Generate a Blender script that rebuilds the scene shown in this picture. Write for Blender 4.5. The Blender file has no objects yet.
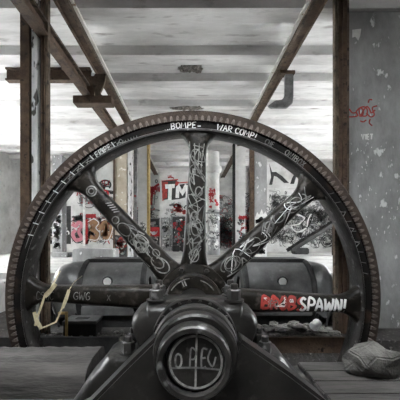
import bpy, bmesh, math, random
from math import sin, cos, pi, sqrt, radians as R
from mathutils import Vector, Matrix
rnd = random.Random(7)
C = bpy.context.scene.collection
S = bpy.context.scene

# ------------------------------------------------------------------ camera
CAMZ = 1.6
cam = bpy.data.cameras.new('camera'); co = bpy.data.objects.new('camera', cam); C.objects.link(co)
co.location = (0, 0, CAMZ); co.rotation_euler = (pi/2, 0, 0)
cam.sensor_width = 36; cam.lens = 27; cam.shift_x = .025; cam.shift_y = .0925; cam.clip_start = .05
S.camera = co
def X(px, d): return (px-190)*d/300
def Z(py, d): return CAMZ-(py-237)*d/300

# ------------------------------------------------------------------ materials
def mat(name, c1, c2=None, scale=4, rough=.7, metal=0., bump=.25, contrast=(.35, .65), stretch=(1, 1, 1),
        c3=None, s3=30, t3=(.62, .68), spec=.4):
    m = bpy.data.materials.new(name); m.use_nodes = True
    nt = m.node_tree; N = nt.nodes; L = nt.links
    b = N['Principled BSDF']; b.inputs['Roughness'].default_value = rough; b.inputs['Metallic'].default_value = metal
    b.inputs['Specular IOR Level'].default_value = spec
    tc = N.new('ShaderNodeTexCoord'); mp = N.new('ShaderNodeMapping'); mp.inputs['Scale'].default_value = stretch
    L.new(tc.outputs['Object'], mp.inputs['Vector'])
    n = N.new('ShaderNodeTexNoise'); n.inputs['Scale'].default_value = scale; n.inputs['Detail'].default_value = 9
    n.inputs['Roughness'].default_value = .65
    L.new(mp.outputs[0], n.inputs['Vector'])
    r = N.new('ShaderNodeValToRGB'); e = r.color_ramp.elements
    e[0].position, e[1].position = contrast
    e[0].color = (*c1, 1); e[1].color = (*(c2 or c1), 1)
    L.new(n.outputs['Fac'], r.inputs[0]); out = r.outputs[0]
    if c3:
        n3 = N.new('ShaderNodeTexNoise'); n3.inputs['Scale'].default_value = s3; n3.inputs['Detail'].default_value = 6
        L.new(mp.outputs[0], n3.inputs['Vector'])
        r3 = N.new('ShaderNodeValToRGB'); r3.color_ramp.elements[0].position, r3.color_ramp.elements[1].position = t3
        L.new(n3.outputs['Fac'], r3.inputs[0])
        mx = N.new('ShaderNodeMixRGB'); mx.inputs[2].default_value = (*c3, 1)
        L.new(r3.outputs[0], mx.inputs[0]); L.new(out, mx.inputs[1]); out = mx.outputs[0]
    L.new(out, b.inputs['Base Color'])
    if bump:
        nb = N.new('ShaderNodeTexNoise'); nb.inputs['Scale'].default_value = scale*7; nb.inputs['Detail'].default_value = 5
        L.new(mp.outputs[0], nb.inputs['Vector'])
        bp = N.new('ShaderNodeBump'); bp.inputs['Strength'].default_value = bump; bp.inputs['Distance'].default_value = .02
        L.new(nb.outputs['Fac'], bp.inputs['Height']); L.new(bp.outputs[0], b.inputs['Normal'])
    return m
def g(v, t=0.): return (v*(1+t), v, v*(1-t))
M = dict(
    iron=mat('black_iron', g(.003, .12), g(.016, .2), 4, .36, 0, .35, spec=.2, c3=g(.055, .12), s3=13, t3=(.56, .75)),
    iron_web=mat('rim_iron', g(.005), g(.012, .1), 6, .65, 0, .2, spec=.1, c3=(.05, .03, .022), s3=4, t3=(.55, .75)),
    iron_grey=mat('worn_highlit_iron', g(.012, .05), g(.05, .05), 4, .33, .4, .25, c3=g(.22), s3=14, t3=(.6, .75)),  # worn tone, also stands in for the inner flange highlight
    bearing=mat('greasy_iron', g(.005, .06), g(.016, .08), 4, .36, 0, .2, spec=.3, c3=g(.045, .05), s3=15, t3=(.6, .8)),
    ringm=mat('polished_ring', g(.06), g(.2), 5, .3, .7, .15),
    rust=mat('rust', (.042, .025, .016), (.10, .066, .043), 7, .8, .1, .4, c3=(.02, .014, .01), s3=18),
    tooth=mat('tooth_rust', (.06, .047, .04), (.19, .155, .135), 25, .6, .2, .3),
    shroud=mat('shroud_rust', (.024, .016, .012), (.065, .046, .036), 10, .8, .1, .4),
    beam=mat('beam_rust', (.04, .029, .02), (.13, .098, .07), 6, .85, .05, .5, c3=(.03, .022, .016), s3=14, t3=(.55, .66)),
    beamside=mat('limewashed_steel', (.66, .65, .62), (.5, .48, .44), 5, .9, 0, .2, c3=(.2, .15, .1), s3=9),
    flake=mat('flaking_paint', (.62, .62, .62), (.42, .42, .42), 9, .85, 0, .5, stretch=(1, 1, .35), c3=(.05, .045, .04), s3=16, t3=(.57, .62)),
    plaster=mat('plaster', (.62, .615, .60), (.42, .415, .40), 1.6, .95, 0, .15, c3=(.3, .29, .27), s3=7, t3=(.62, .8)),
    ceil=mat('ceiling_paint', (.71, .70, .685), (.44, .43, .42), 1.9, .95, 0, .15, stretch=(.4, 1.6, 1), c3=(.17, .155, .14), s3=6, t3=(.59, .8)),
    concrete=mat('concrete', (.36, .36, .36), (.2, .2, .2), 3, .95, 0, .4, stretch=(1, 1, .5), c3=(.62, .62, .62), s3=12, t3=(.63, .68)),
    tan=mat('tan_concrete', (.46, .41, .33), (.3, .26, .2), 2.5, .95, 0, .3, c3=(.62, .59, .53), s3=8),
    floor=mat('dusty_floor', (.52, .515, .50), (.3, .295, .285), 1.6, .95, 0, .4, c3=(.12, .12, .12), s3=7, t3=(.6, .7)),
    grime_shade=mat('grimy_shaded_concrete', (.03, .028, .026), (.085, .08, .075), 4, .9, 0, .6, c3=(.2, .19, .18), s3=26, t3=(.6, .7)),  # grime, with the shadow of the machine zone put into its dark colour
    timber=mat('old_timber', (.018, .017, .016), (.075, .07, .066), 5, .85, 0, .5, stretch=(.25, 1.5, 1.5), c3=(.02, .02, .02), s3=6),
    cover=mat('housing_steel', (.06, .06, .06), (.17, .17, .17), 2.5, .38, .2, .12, c3=(.22, .22, .22), s3=10, t3=(.6, .8)),
    dark=mat('dark_steel', g(.012), g(.04), 6, .6, .2, .3),
    white=mat('white_paint', (.75, .75, .73), (.55, .55, .54), 9, .9, 0, 0),
    disc=mat('white_enamel', (.9, .9, .88), (.85, .85, .83), 9, .5, 0, 0),
    chalk=mat('chalky_white_paint', (.30, .30, .285), (.06, .06, .058), 16, .9, 0, 0),
    faint=mat('faded_grey_paint', (.16, .16, .155), (.06, .06, .06), 16, .9, 0, 0),
    red=mat('red_paint', (.40, .025, .03), (.26, .02, .025), 9, .8, 0, 0),
    brick=mat('brownish_red_paint', (.42, .05, .04), (.2, .03, .025), 9, .8, 0, 0),
    black=mat('black_paint', (.02, .02, .02), (.05, .05, .05), 9, .8, 0, 0),
    grey=mat('grey_paint', (.2, .2, .2), (.1, .1, .1), 9, .8, 0, 0),
    pink=mat('pink_paint', (.55, .22, .26), (.45, .16, .2), 9, .8, 0, 0),
    brown=mat('tan_brown_paint', (.34, .19, .10), (.24, .13, .07), 9, .8, 0, 0),
    cream=mat('cream_tape', (.55, .49, .33), (.36, .31, .2), 30, .6, 0, 0),
    yellow=mat('yellow_wood', (.52, .38, .16), (.3, .2, .08), 12, .8, 0, .2),
    rubble=mat('rubble', (.06, .058, .055), (.34, .33, .31), 12, .95, 0, .5),
    paleStone=mat('pale_stone', (.16, .155, .145), (.045, .043, .04), 6, .95, 0, .6),
    galvan=mat('galvanised_steel', (.3, .3, .3), (.13, .13, .13), 8, .5, .4, .2),
    rebar=mat('broken_concrete', (.05, .045, .04), (.26, .24, .21), 18, .95, 0, .9),
)

# ------------------------------------------------------------------ mesh helpers
class MB:
    def __init__(self): self.v = []; self.f = []; self.mi = []; self.cur = 0
    def add(self, vs, fs):
        o = len(self.v); self.v += [tuple(p) for p in vs]; self.f += [tuple(i+o for i in f) for f in fs]
        self.mi += [self.cur]*len(fs); return self
    def box(self, x0, x1, y0, y1, z0, z1, mtx=None):
        vs = [Vector((x, y, z)) for x in (x0, x1) for y in (y0, y1) for z in (z0, z1)]
        if mtx: vs = [mtx @ p for p in vs]
        return self.add(vs, [(0, 1, 3, 2), (4, 6, 7, 5), (0, 4, 5, 1), (2, 3, 7, 6), (0, 2, 6, 4), (1, 5, 7, 3)])
    def bar(self, a, b, w, h, up=(0, 0, 1)):
        a, b = Vector(a), Vector(b); d = (b-a).normalized(); s = d.cross(Vector(up)).normalized(); u = s.cross(d)
        vs = [p+s*i*w/2+u*j*h/2 for p in (a, b) for i, j in ((-1, -1), (1, -1), (1, 1), (-1, 1))]
        return self.add(vs, [(3, 2, 1, 0), (4, 5, 6, 7), (0, 1, 5, 4), (1, 2, 6, 5), (2, 3, 7, 6), (3, 0, 4, 7)])
    def tube(self, pts, r, n=8, cap=True):
        pts = [Vector(p) for p in pts]; vs = []; fs = []
        for i, p in enumerate(pts):
            d = (pts[min(i+1, len(pts)-1)]-pts[max(i-1, 0)]).normalized()
            a = d.orthogonal().normalized() if i == 0 else (a-d*a.dot(d)).normalized()
            b = d.cross(a); rr = r[i] if isinstance(r, (list, tuple)) else r
            vs += [p+(a*cos(2*pi*k/n)+b*sin(2*pi*k/n))*rr for k in range(n)]
        for i in range(len(pts)-1):
            for k in range(n):
                fs.append((i*n+k, i*n+(k+1) % n, (i+1)*n+(k+1) % n, (i+1)*n+k))
        if cap: fs += [tuple(range(n-1, -1, -1)), tuple(range((len(pts)-1)*n, len(pts)*n))]
        return self.add(vs, fs)
    def lathe(self, prof, n=64, axis='y', org=(0, 0, 0), closed=False, a0=0, a1=2*pi):
        full = abs(a1-a0-2*pi) < 1e-6; k = n if full else n+1; vs = []; fs = []; ox, oy, oz = org
        for r, t in prof:
            for i in range(k):
                a = a0+(a1-a0)*i/n; c, s = r*cos(a), r*sin(a)
                vs.append((ox+c, oy+t, oz+s) if axis == 'y' else (ox+t, oy+c, oz+s) if axis == 'x' else (ox+c, oy+s, oz+t))
        m = len(prof)
        for j in range(m if closed else m-1):
            for i in range(n):
                i2 = (i+1) % k; j2 = (j+1) % m
                fs.append((j*k+i, j*k+i2, j2*k+i2, j2*k+i))
        if not closed and full:
            if prof[0][0] > 1e-4: fs.append(tuple(range(k)))
            if prof[-1][0] > 1e-4: fs.append(tuple((m-1)*k+i for i in range(k)))
        return self.add(vs, fs)
    def prism(self, outline, y0, y1):
        n = len(outline)
        vs = [(x, y0, z) for x, z in outline]+[(x, y1, z) for x, z in outline]
        fs = [tuple(range(n)), tuple(range(2*n-1, n-1, -1))]+[(i, i+n, (i+1) % n+n, (i+1) % n) for i in range(n)]
        return self.add(vs, fs)
    def build(self, name, ms, parent=None, smooth=None, bevel=0, loc=None):
        me = bpy.data.meshes.new(name); me.from_pydata(self.v, [], self.f)
        ms = ms if isinstance(ms, (list, tuple)) else [ms]
        for m in ms: me.materials.append(M[m])
        me.polygons.foreach_set('material_index', self.mi)
        bm = bmesh.new(); bm.from_mesh(me); bmesh.ops.remove_doubles(bm, verts=bm.verts, dist=1e-6)
        bmesh.ops.recalc_face_normals(bm, faces=bm.faces)
        if bevel:
            es = [e for e in bm.edges if len(e.link_faces) == 2 and e.calc_face_angle(0) > .6]
            bmesh.ops.bevel(bm, geom=es, offset=bevel, segments=2, affect='EDGES', clamp_overlap=True)
        bm.to_mesh(me); bm.free()
        if smooth:
            for p in me.polygons: p.use_smooth = True
            try: me.set_sharp_from_angle(angle=R(smooth))
            except Exception: pass
        o = bpy.data.objects.new(name, me); C.objects.link(o)
        if parent: o.parent = parent
        if loc: o.location = loc
        return o
def tag(o, label=None, cat=None, group=None, kind=None):
    if label: o['label'] = label
    if cat: o['category'] = cat
    if group: o['group'] = group
    if kind: o['kind'] = kind
    return o
def empty(name, loc, label, cat, group=None, rz=0):
    o = bpy.data.objects.new(name, None); C.objects.link(o); o.location = loc; o.rotation_euler.z = rz
    o.empty_display_size = .1
    return tag(o, label, cat, group)
def copy_tree(o, parent=None):
    c = o.copy(); C.objects.link(c)
    if parent: c.parent = parent
    for ch in [q for q in bpy.data.objects if q.parent == o]: copy_tree(ch, c)
    return c
def ico(mb, c, r, seed, squash=(1, 1, 1), sub=1):
    q = random.Random(seed); bm = bmesh.new(); bmesh.ops.create_icosphere(bm, subdivisions=sub, radius=1)
    vs = [Vector((v.co.x*squash[0], v.co.y*squash[1], v.co.z*squash[2]))*r*q.uniform(.7, 1.2)+Vector(c) for v in bm.verts]
    bm.verts.index_update(); mb.add(vs, [tuple(v.index for v in f.verts) for f in bm.faces]); bm.free()

# ------------------------------------------------------------------ paint strokes
FONT = {
 'A': [[(0, 0), (.3, 1), (.62, 0)], [(.12, .4), (.5, .4)]], 'B': [[(.05, 0), (.05, 1), (.42, .95), (.5, .75), (.4, .55), (.08, .52), (.5, .45), (.58, .22), (.42, .02), (.05, 0)]],
 'C': [[(.55, .85), (.35, 1), (.1, .8), (.02, .45), (.15, .1), (.38, 0), (.58, .14)]], 'E': [[(.5, 1), (.05, .97), (.05, 0), (.52, .03)], [(.06, .5), (.42, .52)]],
 'F': [[(.5, 1), (.05, .97), (.05, 0)], [(.06, .5), (.42, .52)]],
 'I': [[(.15, 0), (.17, 1)]], 'M': [[(0, 0), (.1, 1), (.36, .35), (.62, 1), (.74, 0)]], 'N': [[(.02, 0), (.08, 1), (.5, .02), (.56, 1)]],
 'O': [[(.3, 1), (.08, .82), (.02, .45), (.14, .1), (.34, 0), (.54, .2), (.6, .55), (.5, .88), (.3, 1)]], 'P': [[(.05, 0), (.07, 1), (.45, .95), (.54, .72), (.42, .5), (.08, .48)]],
 'R': [[(.05, 0), (.07, 1), (.45, .95), (.54, .74), (.42, .55), (.08, .5), (.58, 0)]], 'S': [[(.52, .86), (.3, 1), (.08, .82), (.16, .58), (.44, .44), (.52, .2), (.3, 0), (.04, .14)]],
 'T': [[(0, 1), (.6, .98)], [(.3, 1), (.28, 0)]], 'W': [[(0, 1), (.16, 0), (.38, .7), (.58, 0), (.78, 1)]], 'X': [[(0, 1), (.55, 0)], [(.52, 1), (0, 0)]], 'H': [[(.05, 0), (.05, 1)], [(.5, 0), (.52, 1)], [(.05, .5), (.5, .5)]],
 'G': [[(.55, .85), (.35, 1), (.1, .8), (.02, .45), (.15, .1), (.38, 0), (.56, .2), (.56, .45), (.35, .45)]], 'D': [[(.05, 0), (.05, 1), (.38, .9), (.56, .5), (.4, .1), (.05, 0)]],
 'V': [[(0, 1), (.28, 0), (.56, 1)]], 'U': [[(.03, 1), (.06, .2), (.3, 0), (.52, .2), (.54, 1)]], '.': [[(.1, 0), (.16, .06)]], '-': [[(.05, .35), (.5, .37)]], '!': [[(.15, 1), (.13, .3)], [(.12, .05), (.14, .0)]],
 '"': [[(.08, 1), (.06, .72)], [(.26, 1), (.24, .72)]], ' ': [], '3': [[(.05, .9), (.3, 1), (.5, .8), (.2, .55), (.55, .35), (.4, .02), (.03, .1)]], '4': [[(.4, 0), (.42, 1), (.02, .35), (.6, .35)]]}
ADV = {'M': .92, 'W': .95, '.': .32, 'I': .36, '!': .36, ' ': .4, '"': .45}
class Paint:
    """flat strokes laid on a surface: fn(u, v) -> world/local point on that surface"""
    def __init__(self, fn): self.fn = fn; self.mb = MB()
    def stroke(self, pts, w, m=0, smooth=True):
        if len(pts) < 2: return
        if smooth and len(pts) > 2:
            q = []
            for i in range(len(pts)-1):
                p0, p1, p2, p3 = pts[max(i-1, 0)], pts[i], pts[i+1], pts[min(i+2, len(pts)-1)]
                for k in range(4):
                    t = k/4
                    q.append(tuple(.5*((2*p1[a])+(-p0[a]+p2[a])*t+(2*p0[a]-5*p1[a]+4*p2[a]-p3[a])*t*t+(-p0[a]+3*p1[a]-3*p2[a]+p3[a])*t**3) for a in (0, 1)))
            q.append(pts[-1]); pts = q
        n = len(pts); vs = []
        for i in range(n):
            a, b = pts[max(i-1, 0)], pts[min(i+1, n-1)]; dx, dy = b[0]-a[0], b[1]-a[1]; l = sqrt(dx*dx+dy*dy) or 1
            nx, ny = -dy/l*w/2, dx/l*w/2
            vs += [self.fn(pts[i][0]+nx, pts[i][1]+ny), self.fn(pts[i][0]-nx, pts[i][1]-ny)]
        self.mb.cur = m; self.mb.add(vs, [(2*i, 2*i+1, 2*i+3, 2*i+2) for i in range(n-1)])
    def fill(self, pts, m=0):
        self.mb.cur = m; self.mb.add([self.fn(*p) for p in pts], [tuple(range(len(pts)))])
    def text(self, s, u, v, h, w, m=0, sx=1, slant=0, smooth=False, jit=.04, q=rnd):
        for ch in s:
            for st in FONT.get(ch, []):
                self.stroke([(u+(p[0]+slant*p[1]+q.uniform(-jit, jit))*h*sx, v+(p[1]+q.uniform(-jit, jit))*h) for p in st], w, m, smooth)
            u += ADV.get(ch, .74)*h*sx
        return u
    def scribble(self, u0, u1, v0, v1, n, w, ms, q, big=.35):
        W, H = u1-u0, v1-v0
        for _ in range(n):
            s = min(W, H)*q.uniform(.3, 1)*big; cx, cy = q.uniform(u0+s*.6, u1-s*.6), q.uniform(v0+s*.6, v1-s*.6)
            kind = q.random(); m = q.choice(ms); ww = w*q.uniform(.6, 1.5)
            if kind < .45:
                pts = [(cx+q.uniform(-s, s)*.6, cy+q.uniform(-s, s)*.6) for _ in range(q.randint(3, 7))]; self.stroke(pts, ww, m)
            elif kind < .75:
                a = q.uniform(0, 6.28); b = q.uniform(3, 7); ra, rb = s*q.uniform(.2, .55), s*q.uniform(.2, .55)
                self.stroke([(cx+ra*cos(a+b*t/8), cy+rb*sin(a+b*t/8)) for t in range(9)], ww, m)
            else:
                hh = s*.5; self.text(''.join(q.choice('ABCEIMNOPRSTWXHGDVU') for _ in range(q.randint(2, 5))), cx-hh, cy-hh/2, hh, ww, m, q.uniform(.6, .9), q.uniform(-.2, .3), True, .08, q)
    def drop(self, name, ms, parent, label=None):
        o = self.mb.build(name, ms, parent)
        if label: o['label'] = label
        return o
def wallfn(y, off=.006): return lambda u, v: (u, y-off, v)

# ------------------------------------------------------------------ the setting
FZ = 1.0; CZ = 4.6; RH = .13
fl = MB()
fl.box(-6.6, 6.6, 5.0, 14.4, -1.3, FZ)              # hall floor
fl.box(-6.6, 6.6, -2.5, 14.4, -1.5, -1.1)           # pit bottom
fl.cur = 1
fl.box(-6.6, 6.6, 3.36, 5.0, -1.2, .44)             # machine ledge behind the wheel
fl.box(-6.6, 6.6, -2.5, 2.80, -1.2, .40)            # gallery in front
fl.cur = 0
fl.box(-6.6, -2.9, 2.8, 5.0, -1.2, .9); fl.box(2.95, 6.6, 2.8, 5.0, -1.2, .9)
tag(fl.build('floor', ['floor', 'grime_shade']), kind='structure')

ce = MB()                                           # ribbed ceiling, ribs running across the hall
SK0, SK1, SKX0, SKX1 = -.3, 1.1, -2.0, 1.1  # unseen ceiling opening, added to light the wheel from above
prof = []
ribs = [2.95, 3.9, 4.87, 5.66, 6.72, 7.8, 8.9, 10.0, 11.1, 12.2, 13.3]
for k in ribs: prof += [(k-.17, CZ), (k-.14, CZ-RH), (k+.13, CZ-RH), (k+.16, CZ)]
prof = [(SK1, CZ)]+prof+[(14.4, CZ)]
vs = []; fs = []
for x in (-6.6, 6.6): vs += [(x, a, b) for a, b in prof]
n = len(prof)
fs = [(i, i+1, n+i+1, n+i) for i in range(n-1)]
ce.add(vs, fs); ce.box(-6.6, 6.6, SK1, 14.4, CZ+.02, CZ+.2); ce.box(-6.6, 6.6, -2.5, SK0, CZ, CZ+.2)
ce.box(-6.6, SKX0, SK0, SK1, CZ, CZ+.2); ce.box(SKX1, 6.6, SK0, SK1, CZ, CZ+.2)
ceil = tag(ce.build('ceiling', 'ceil'), kind='structure')
def spall(px, py, d, zc, rx, ry, seed):
    q = random.Random(seed); mb = MB(); x0, y0 = X(px, d), d; rim = []; 
    for k in range(26):
        a = 2*pi*k/26; rr = q.uniform(.75, 1.1); rim.append((x0+rx*rr*cos(a), y0+ry*rr*sin(a)))
    mb.add([(a, b, zc-.004) for a, b in rim]+[(x0+(a-x0)*.6, y0+(b-y0)*.6, zc-.03*q.uniform(.3, 1.6)) for a, b in rim]+[(x0, y0, zc-.01)],
           [(k, (k+1) % 26, 26+(k+1) % 26, 26+k) for k in range(26)]+[(26+k, 26+(k+1) % 26, 52) for k in range(26)])
    for k in range(5): ico(mb, (x0+q.uniform(-.7, .7)*rx, y0+q.uniform(-.6, .6)*ry, zc-.02), .05, seed+k, (1.3, 1, .5))
    o = mb.build('broken_patch', 'rebar', ceil); o['label'] = 'dark broken patch in the white ceiling'
spall(191, 64, 5.32, CZ, .25, .15, 3); spall(186, 104, 6.66, CZ-RH, .42, .10, 5)

def side_wall(name, x0, x1):
    mb = MB()
    ys = [(-2.5, 4.05), (5.95, 6.9), (8.1, 9.4), (10.1, 14.4)]  # unseen gaps between these piers, spaced to balance light along the ceiling
    for a, b in ys: mb.box(x0, x1, a, b, -1.2, CZ)
    for (a, b), (c, d) in zip(ys[:-1], ys[1:]):
        mb.box(x0, x1, b, c, -1.2, 1.7); mb.box(x0, x1, b, c, 3.6, CZ)
    mb.cur = 1
    xi = x1 if x0 < 0 else x0
    mb.box(xi-.03, xi+.03, -2.5, 4.03, -1.2, CZ-.02)  # unseen dark lining, added to cut light bounced onto the wheel
    return tag(mb.build(name, ['plaster', 'grime_shade']), kind='structure')
side_wall('wall_left', -6.9, -6.6); side_wall('wall_right', 6.6, 6.9)

tag(MB().box(-6.9, -1.0, -2.8, -2.5, -1.2, CZ).box(1.0, 6.9, -2.8, -2.5, -1.2, CZ).box(-1.0, 1.0, -2.8, -2.5, -1.2, CZ).build('wall_front_blocker', 'grime_shade'), kind='structure')  # unseen dark wall behind the camera, added to darken the foreground
def wall(name, x0, x1, y0, y1, m='plaster', z1=CZ):
    return tag(MB().box(x0, x1, y0, y1, FZ-.05, z1).build(name, m), kind='structure')
wb = wall('wall_back', -6.6, 6.6, 13.8, 14.2)
wc = wall('wall_centre', X(160, 13.2), X(207, 13.2), 13.2, 13.8)
wl = wall('wall_back_left', -6.6, X(116, 12), 12.0, 12.3)
wr = wall('wall_back_right', X(264, 12), 6.6, 12.0, 12.3)
tag(MB().box(X(268, 11.9), 6.6, 11.86, 12.0, Z(188, 11.9), Z(185, 11.9)).build('trim_1', 'plaster'), kind='structure')

# graffiti on the far walls
def on(y): return (lambda px, py: (X(px, y), Z(py, y)))
q = random.Random(11)
P = Paint(wallfn(12.0)); t = on(12.0)           # left wall : black white red pink brown
def rect(a, b, c, d, T): return [T(a, c), T(b, c), T(b, d), T(a, d)]
P.fill(rect(50, 71, 206, 244, t), 0); P.fill(rect(36, 50, 200, 244, t), 3)
P.fn = wallfn(12.0, .012)
u0, v0 = t(36, 244); u1, v1 = t(71, 204); P.scribble(u0, u1, v0, v1, 45, .05, [1, 3, 1, 0], q)
u0, v0 = t(71, 246); u1, v1 = t(115, 212); P.scribble(u0, u1, v0, v1, 200, .028, [0, 0, 3, 3, 1, 2], q, .3)
u0, v0 = t(72, 212); u1, v1 = t(115, 188); P.scribble(u0, u1, v0, v1, 16, .04, [2, 0, 3], q, .5)
u0, v0 = t(95, 195); u1, v1 = t(115, 172); P.scribble(u0, u1, v0, v1, 8, .05, [2, 3, 0], q, .7)
P.fn = wallfn(12.0, .016)
P.fill(rect(86, 96, 214, 218, t), 2); P.fill(rect(85.5, 88, 219, 244, t), 2); P.stroke([t(*p) for p in [(103, 202), (107, 200), (108, 192), (104, 191), (103, 198)]], .07, 2); P.stroke([t(*p) for p in [(109, 203), (111, 199), (113, 203)]], .08, 2)
P.fn = wallfn(12.0, .02)
def loops(pts, w, m): P.stroke([t(*p) for p in pts], w, m)
for a in ([(72, 224), (76, 226), (79, 222), (82, 226), (79, 232), (82, 238), (76, 240), (73, 234), (76, 230)],): loops(a, .14, 4); 
loops([(70, 222), (75, 220), (82, 219), (84, 226), (81, 231), (85, 239), (77, 243), (71, 236), (70, 224)], .035, 0)
P.text('3', *t(89, 239), .72, .20, 5, 1.0, 0, True); P.text('4', *t(99, 239), .68, .16, 5, .9, 0, True); P.text('U', *t(106, 238), .55, .14, 5, .7, 0, True)
P.fn = wallfn(12.0, .024)
loops([(88, 222), (94, 219), (99, 223), (96, 228), (100, 233), (97, 240), (88, 239)], .035, 1); loops([(101, 221), (107, 219), (113, 223), (112, 232), (108, 240), (101, 239), (100, 230)], .035, 1)
P.fill(rect(83, 85.5, 186, 246, t), 1)
P.drop('graffiti', ['black', 'white', 'red', 'grey', 'pink', 'brown'], wl, 'pink figure, tan bubble digits and black scrawls')

P = Paint(wallfn(13.2)); t = on(13.2)           # centre wall : block letters
def poly(pts, m, off=.006): P.fn = wallfn(13.2, off); P.fill([t(*p) for p in pts], m)
poly([(162, 181), (177, 180), (177, 185), (190, 183), (191, 190), (187, 197), (180, 199), (172, 200), (170, 199), (163, 200)], 0)
poly([(163, 182), (168, 182), (167, 198), (163, 199)], 2, .010); poly([(176, 181), (179, 182), (178, 186), (175, 185)], 2, .010)
poly([(165, 184.5), (175, 184), (174.5, 188), (172, 188.2), (171.5, 200), (168, 200), (168.3, 188.5), (165.5, 189)], 1, .014)
poly([(176, 187), (179, 184), (182, 190), (185, 184), (189, 186), (188.5, 198), (185.5, 198), (185.8, 191), (182.5, 196), (179.3, 191), (179, 198), (175.5, 198)], 1, .014)
P.fn = wallfn(13.2, .018)
P.stroke([t(*p) for p in [(163, 201), (162, 181), (178, 179.5), (178, 183), (190, 182)]], .05, 2, False)
P.stroke([t(*p) for p in [(168, 178), (171, 177), (174, 178.5)]], .05, 2); P.text('ME', *t(168, 178), .12, .03, 2)
for k in range(9): P.scribble(*[c for c in (t(171, 0)[0], t(185, 0)[0], t(0, 214)[1], t(0, 203)[1])], 1, .06, [4, 2], q, .6)
for k in range(9): P.scribble(t(161, 0)[0], t(190, 0)[0], t(0, 216)[1], t(0, 200)[1], 1, .035, [3, 3, 0], q, .5)
for k in range(22): P.stroke([t(160+k*1.4, 170.3), t(160.6+k*1.4, 170.6)], .03, 3)
P.scribble(t(160, 0)[0], t(206, 0)[0], t(0, 256)[1], t(0, 215)[1], 160, .026, [0, 0, 3, 3, 1], q, .25)
P.drop('graffiti', ['black', 'white', 'brick', 'grey', 'red'], wc, 'white block letters outlined in black and dark red')

P = Paint(wallfn(13.8)); t = on(13.8)           # back wall recesses
P.scribble(t(148, 0)[0], t(161, 0)[0], t(0, 216)[1], t(0, 176)[1], 7, .05, [2, 2, 3], q, .9)
P.stroke([t(*p) for p in [(151, 205), (152, 194), (154, 188), (159, 184)]], .11, 2)
P.stroke([t(*p) for p in [(154, 205), (155.5, 193), (160, 187)]], .05, 3)
for a, b in ((207, 236), (236, 266)):
    P.scribble(t(a, 0)[0], t(b, 0)[0], t(0, 250)[1], t(0, 192)[1], 130, .024, [0, 0, 3, 3, 3, 3, 2], q, .3)
    P.scribble(t(a, 0)[0], t(b, 0)[0], t(0, 250)[1], t(0, 216)[1], 150, .026, [0, 0, 0, 3, 3, 3, 2], q, .3)
P.scribble(t(115, 0)[0], t(160, 0)[0], t(0, 250)[1], t(0, 205)[1], 150, .028, [0, 3, 0, 3, 2], q, .3)
P.drop('graffiti', ['black', 'white', 'red', 'grey'], wb, 'small black and red tags')

P = Paint(wallfn(12.0)); t = on(12.0)           # right wall : dense black on white
P.scribble(t(265, 0)[0], t(340, 0)[0], t(0, 249)[1], t(0, 206)[1], 420, .020, [0, 0, 3, 3, 3, 1], q, .24)
P.scribble(t(265, 0)[0], t(340, 0)[0], t(0, 222)[1], t(0, 189)[1], 190, .018, [0, 3, 3], q, .28)
P.fn = wallfn(12.0, .012)
for a in ([(269, 163), (272, 172), (276, 172), (282, 176), (289, 183), (284, 183), (277, 177), (274, 176), (272, 185), (269, 185), (271, 177)], [(290, 184), (292, 178), (296, 171), (298, 163), (299, 170), (296, 177), (294, 184)]):
    P.fill([t(*p) for p in a], 0)
P.stroke([t(*p) for p in [(284, 230), (285, 220), (293, 214), (304, 218), (299, 224), (291, 226), (297, 232), (306, 228), (308, 220), (311, 214)]], .05, 1)
P.stroke([t(*p) for p in [(283, 231), (284, 219), (293, 212), (306, 217), (301, 224), (308, 227), (313, 213)]], .035, 0)
for r_ in (.24, .17): P.stroke([(t(327, 241)[0]+r_*cos(a*.5), t(327, 241)[1]+r_*sin(a*.5)) for a in range(14)], .035, 0)
P.stroke([t(*p) for p in [(312, 209), (320, 205), (330, 205), (331, 218), (331, 225)]], .05, 3, False)
P.drop('graffiti', ['black', 'white', 'red', 'grey'], wr, 'dense black and white scrawls with a round wheel doodle')

# doors, shutters, sign on the far walls
def door(name, a, b, top, y, m, slats):
    mb = MB(); mb.box(X(a, y), X(b, y), y-.06, y, FZ, Z(top, y))
    for k in range(slats):
        z = FZ+(Z(top, y)-FZ)*(k+.5)/slats; mb.box(X(a, y)+.03, X(b, y)-.03, y-.09, y-.06, z-.012, z+.03)
    o = tag(mb.build(name, m), kind='structure')
    fr = MB(); w = .05
    for x in (X(a, y), X(b, y)-w): fr.box(x, x+w, y-.11, y-.06, FZ, Z(top, y)+w)
    fr.box(X(a, y), X(b, y), y-.11, y-.06, Z(top, y), Z(top, y)+w); fr.build('door_frame', 'galvan', o)
    return o
d1 = door('door_1', 171.5, 188, 217, 13.2, 'dark', 9)
P = Paint(wallfn(13.2, .10)); t = on(13.2); P.scribble(t(172, 0)[0], t(187, 0)[0], FZ+.05, t(0, 218)[1], 40, .035, [1, 3, 3, 2], q, .35)
P.drop('graffiti', ['black', 'white', 'red', 'grey'], d1)
d2 = door('door_2', 161, 170.5, 219, 13.2, 'concrete', 1)
P = Paint(wallfn(13.2, .075)); P.scribble(t(161.5, 0)[0], t(170, 0)[0], FZ+.05, t(0, 220)[1], 45, .035, [0, 0, 1, 3], q, .5); P.drop('graffiti', ['black', 'white', 'red', 'grey'], d2)
d3 = door('door_3', 147, 160.5, 219, 13.6, 'dark', 1)
P = Paint(wallfn(13.6, .075)); t = on(13.6); P.scribble(t(147, 0)[0], t(160, 0)[0], FZ+.05, t(0, 220)[1], 40, .035, [1, 1, 3], q, .45); P.drop('graffiti', ['black', 'white', 'red', 'grey'], d3)
sg = empty('wall_sign', (X(154, 13.4), 13.44, Z(232, 13.4)), 'small red sign with white lip-shaped mark on the dark far door', 'sign')
h = .2
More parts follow.
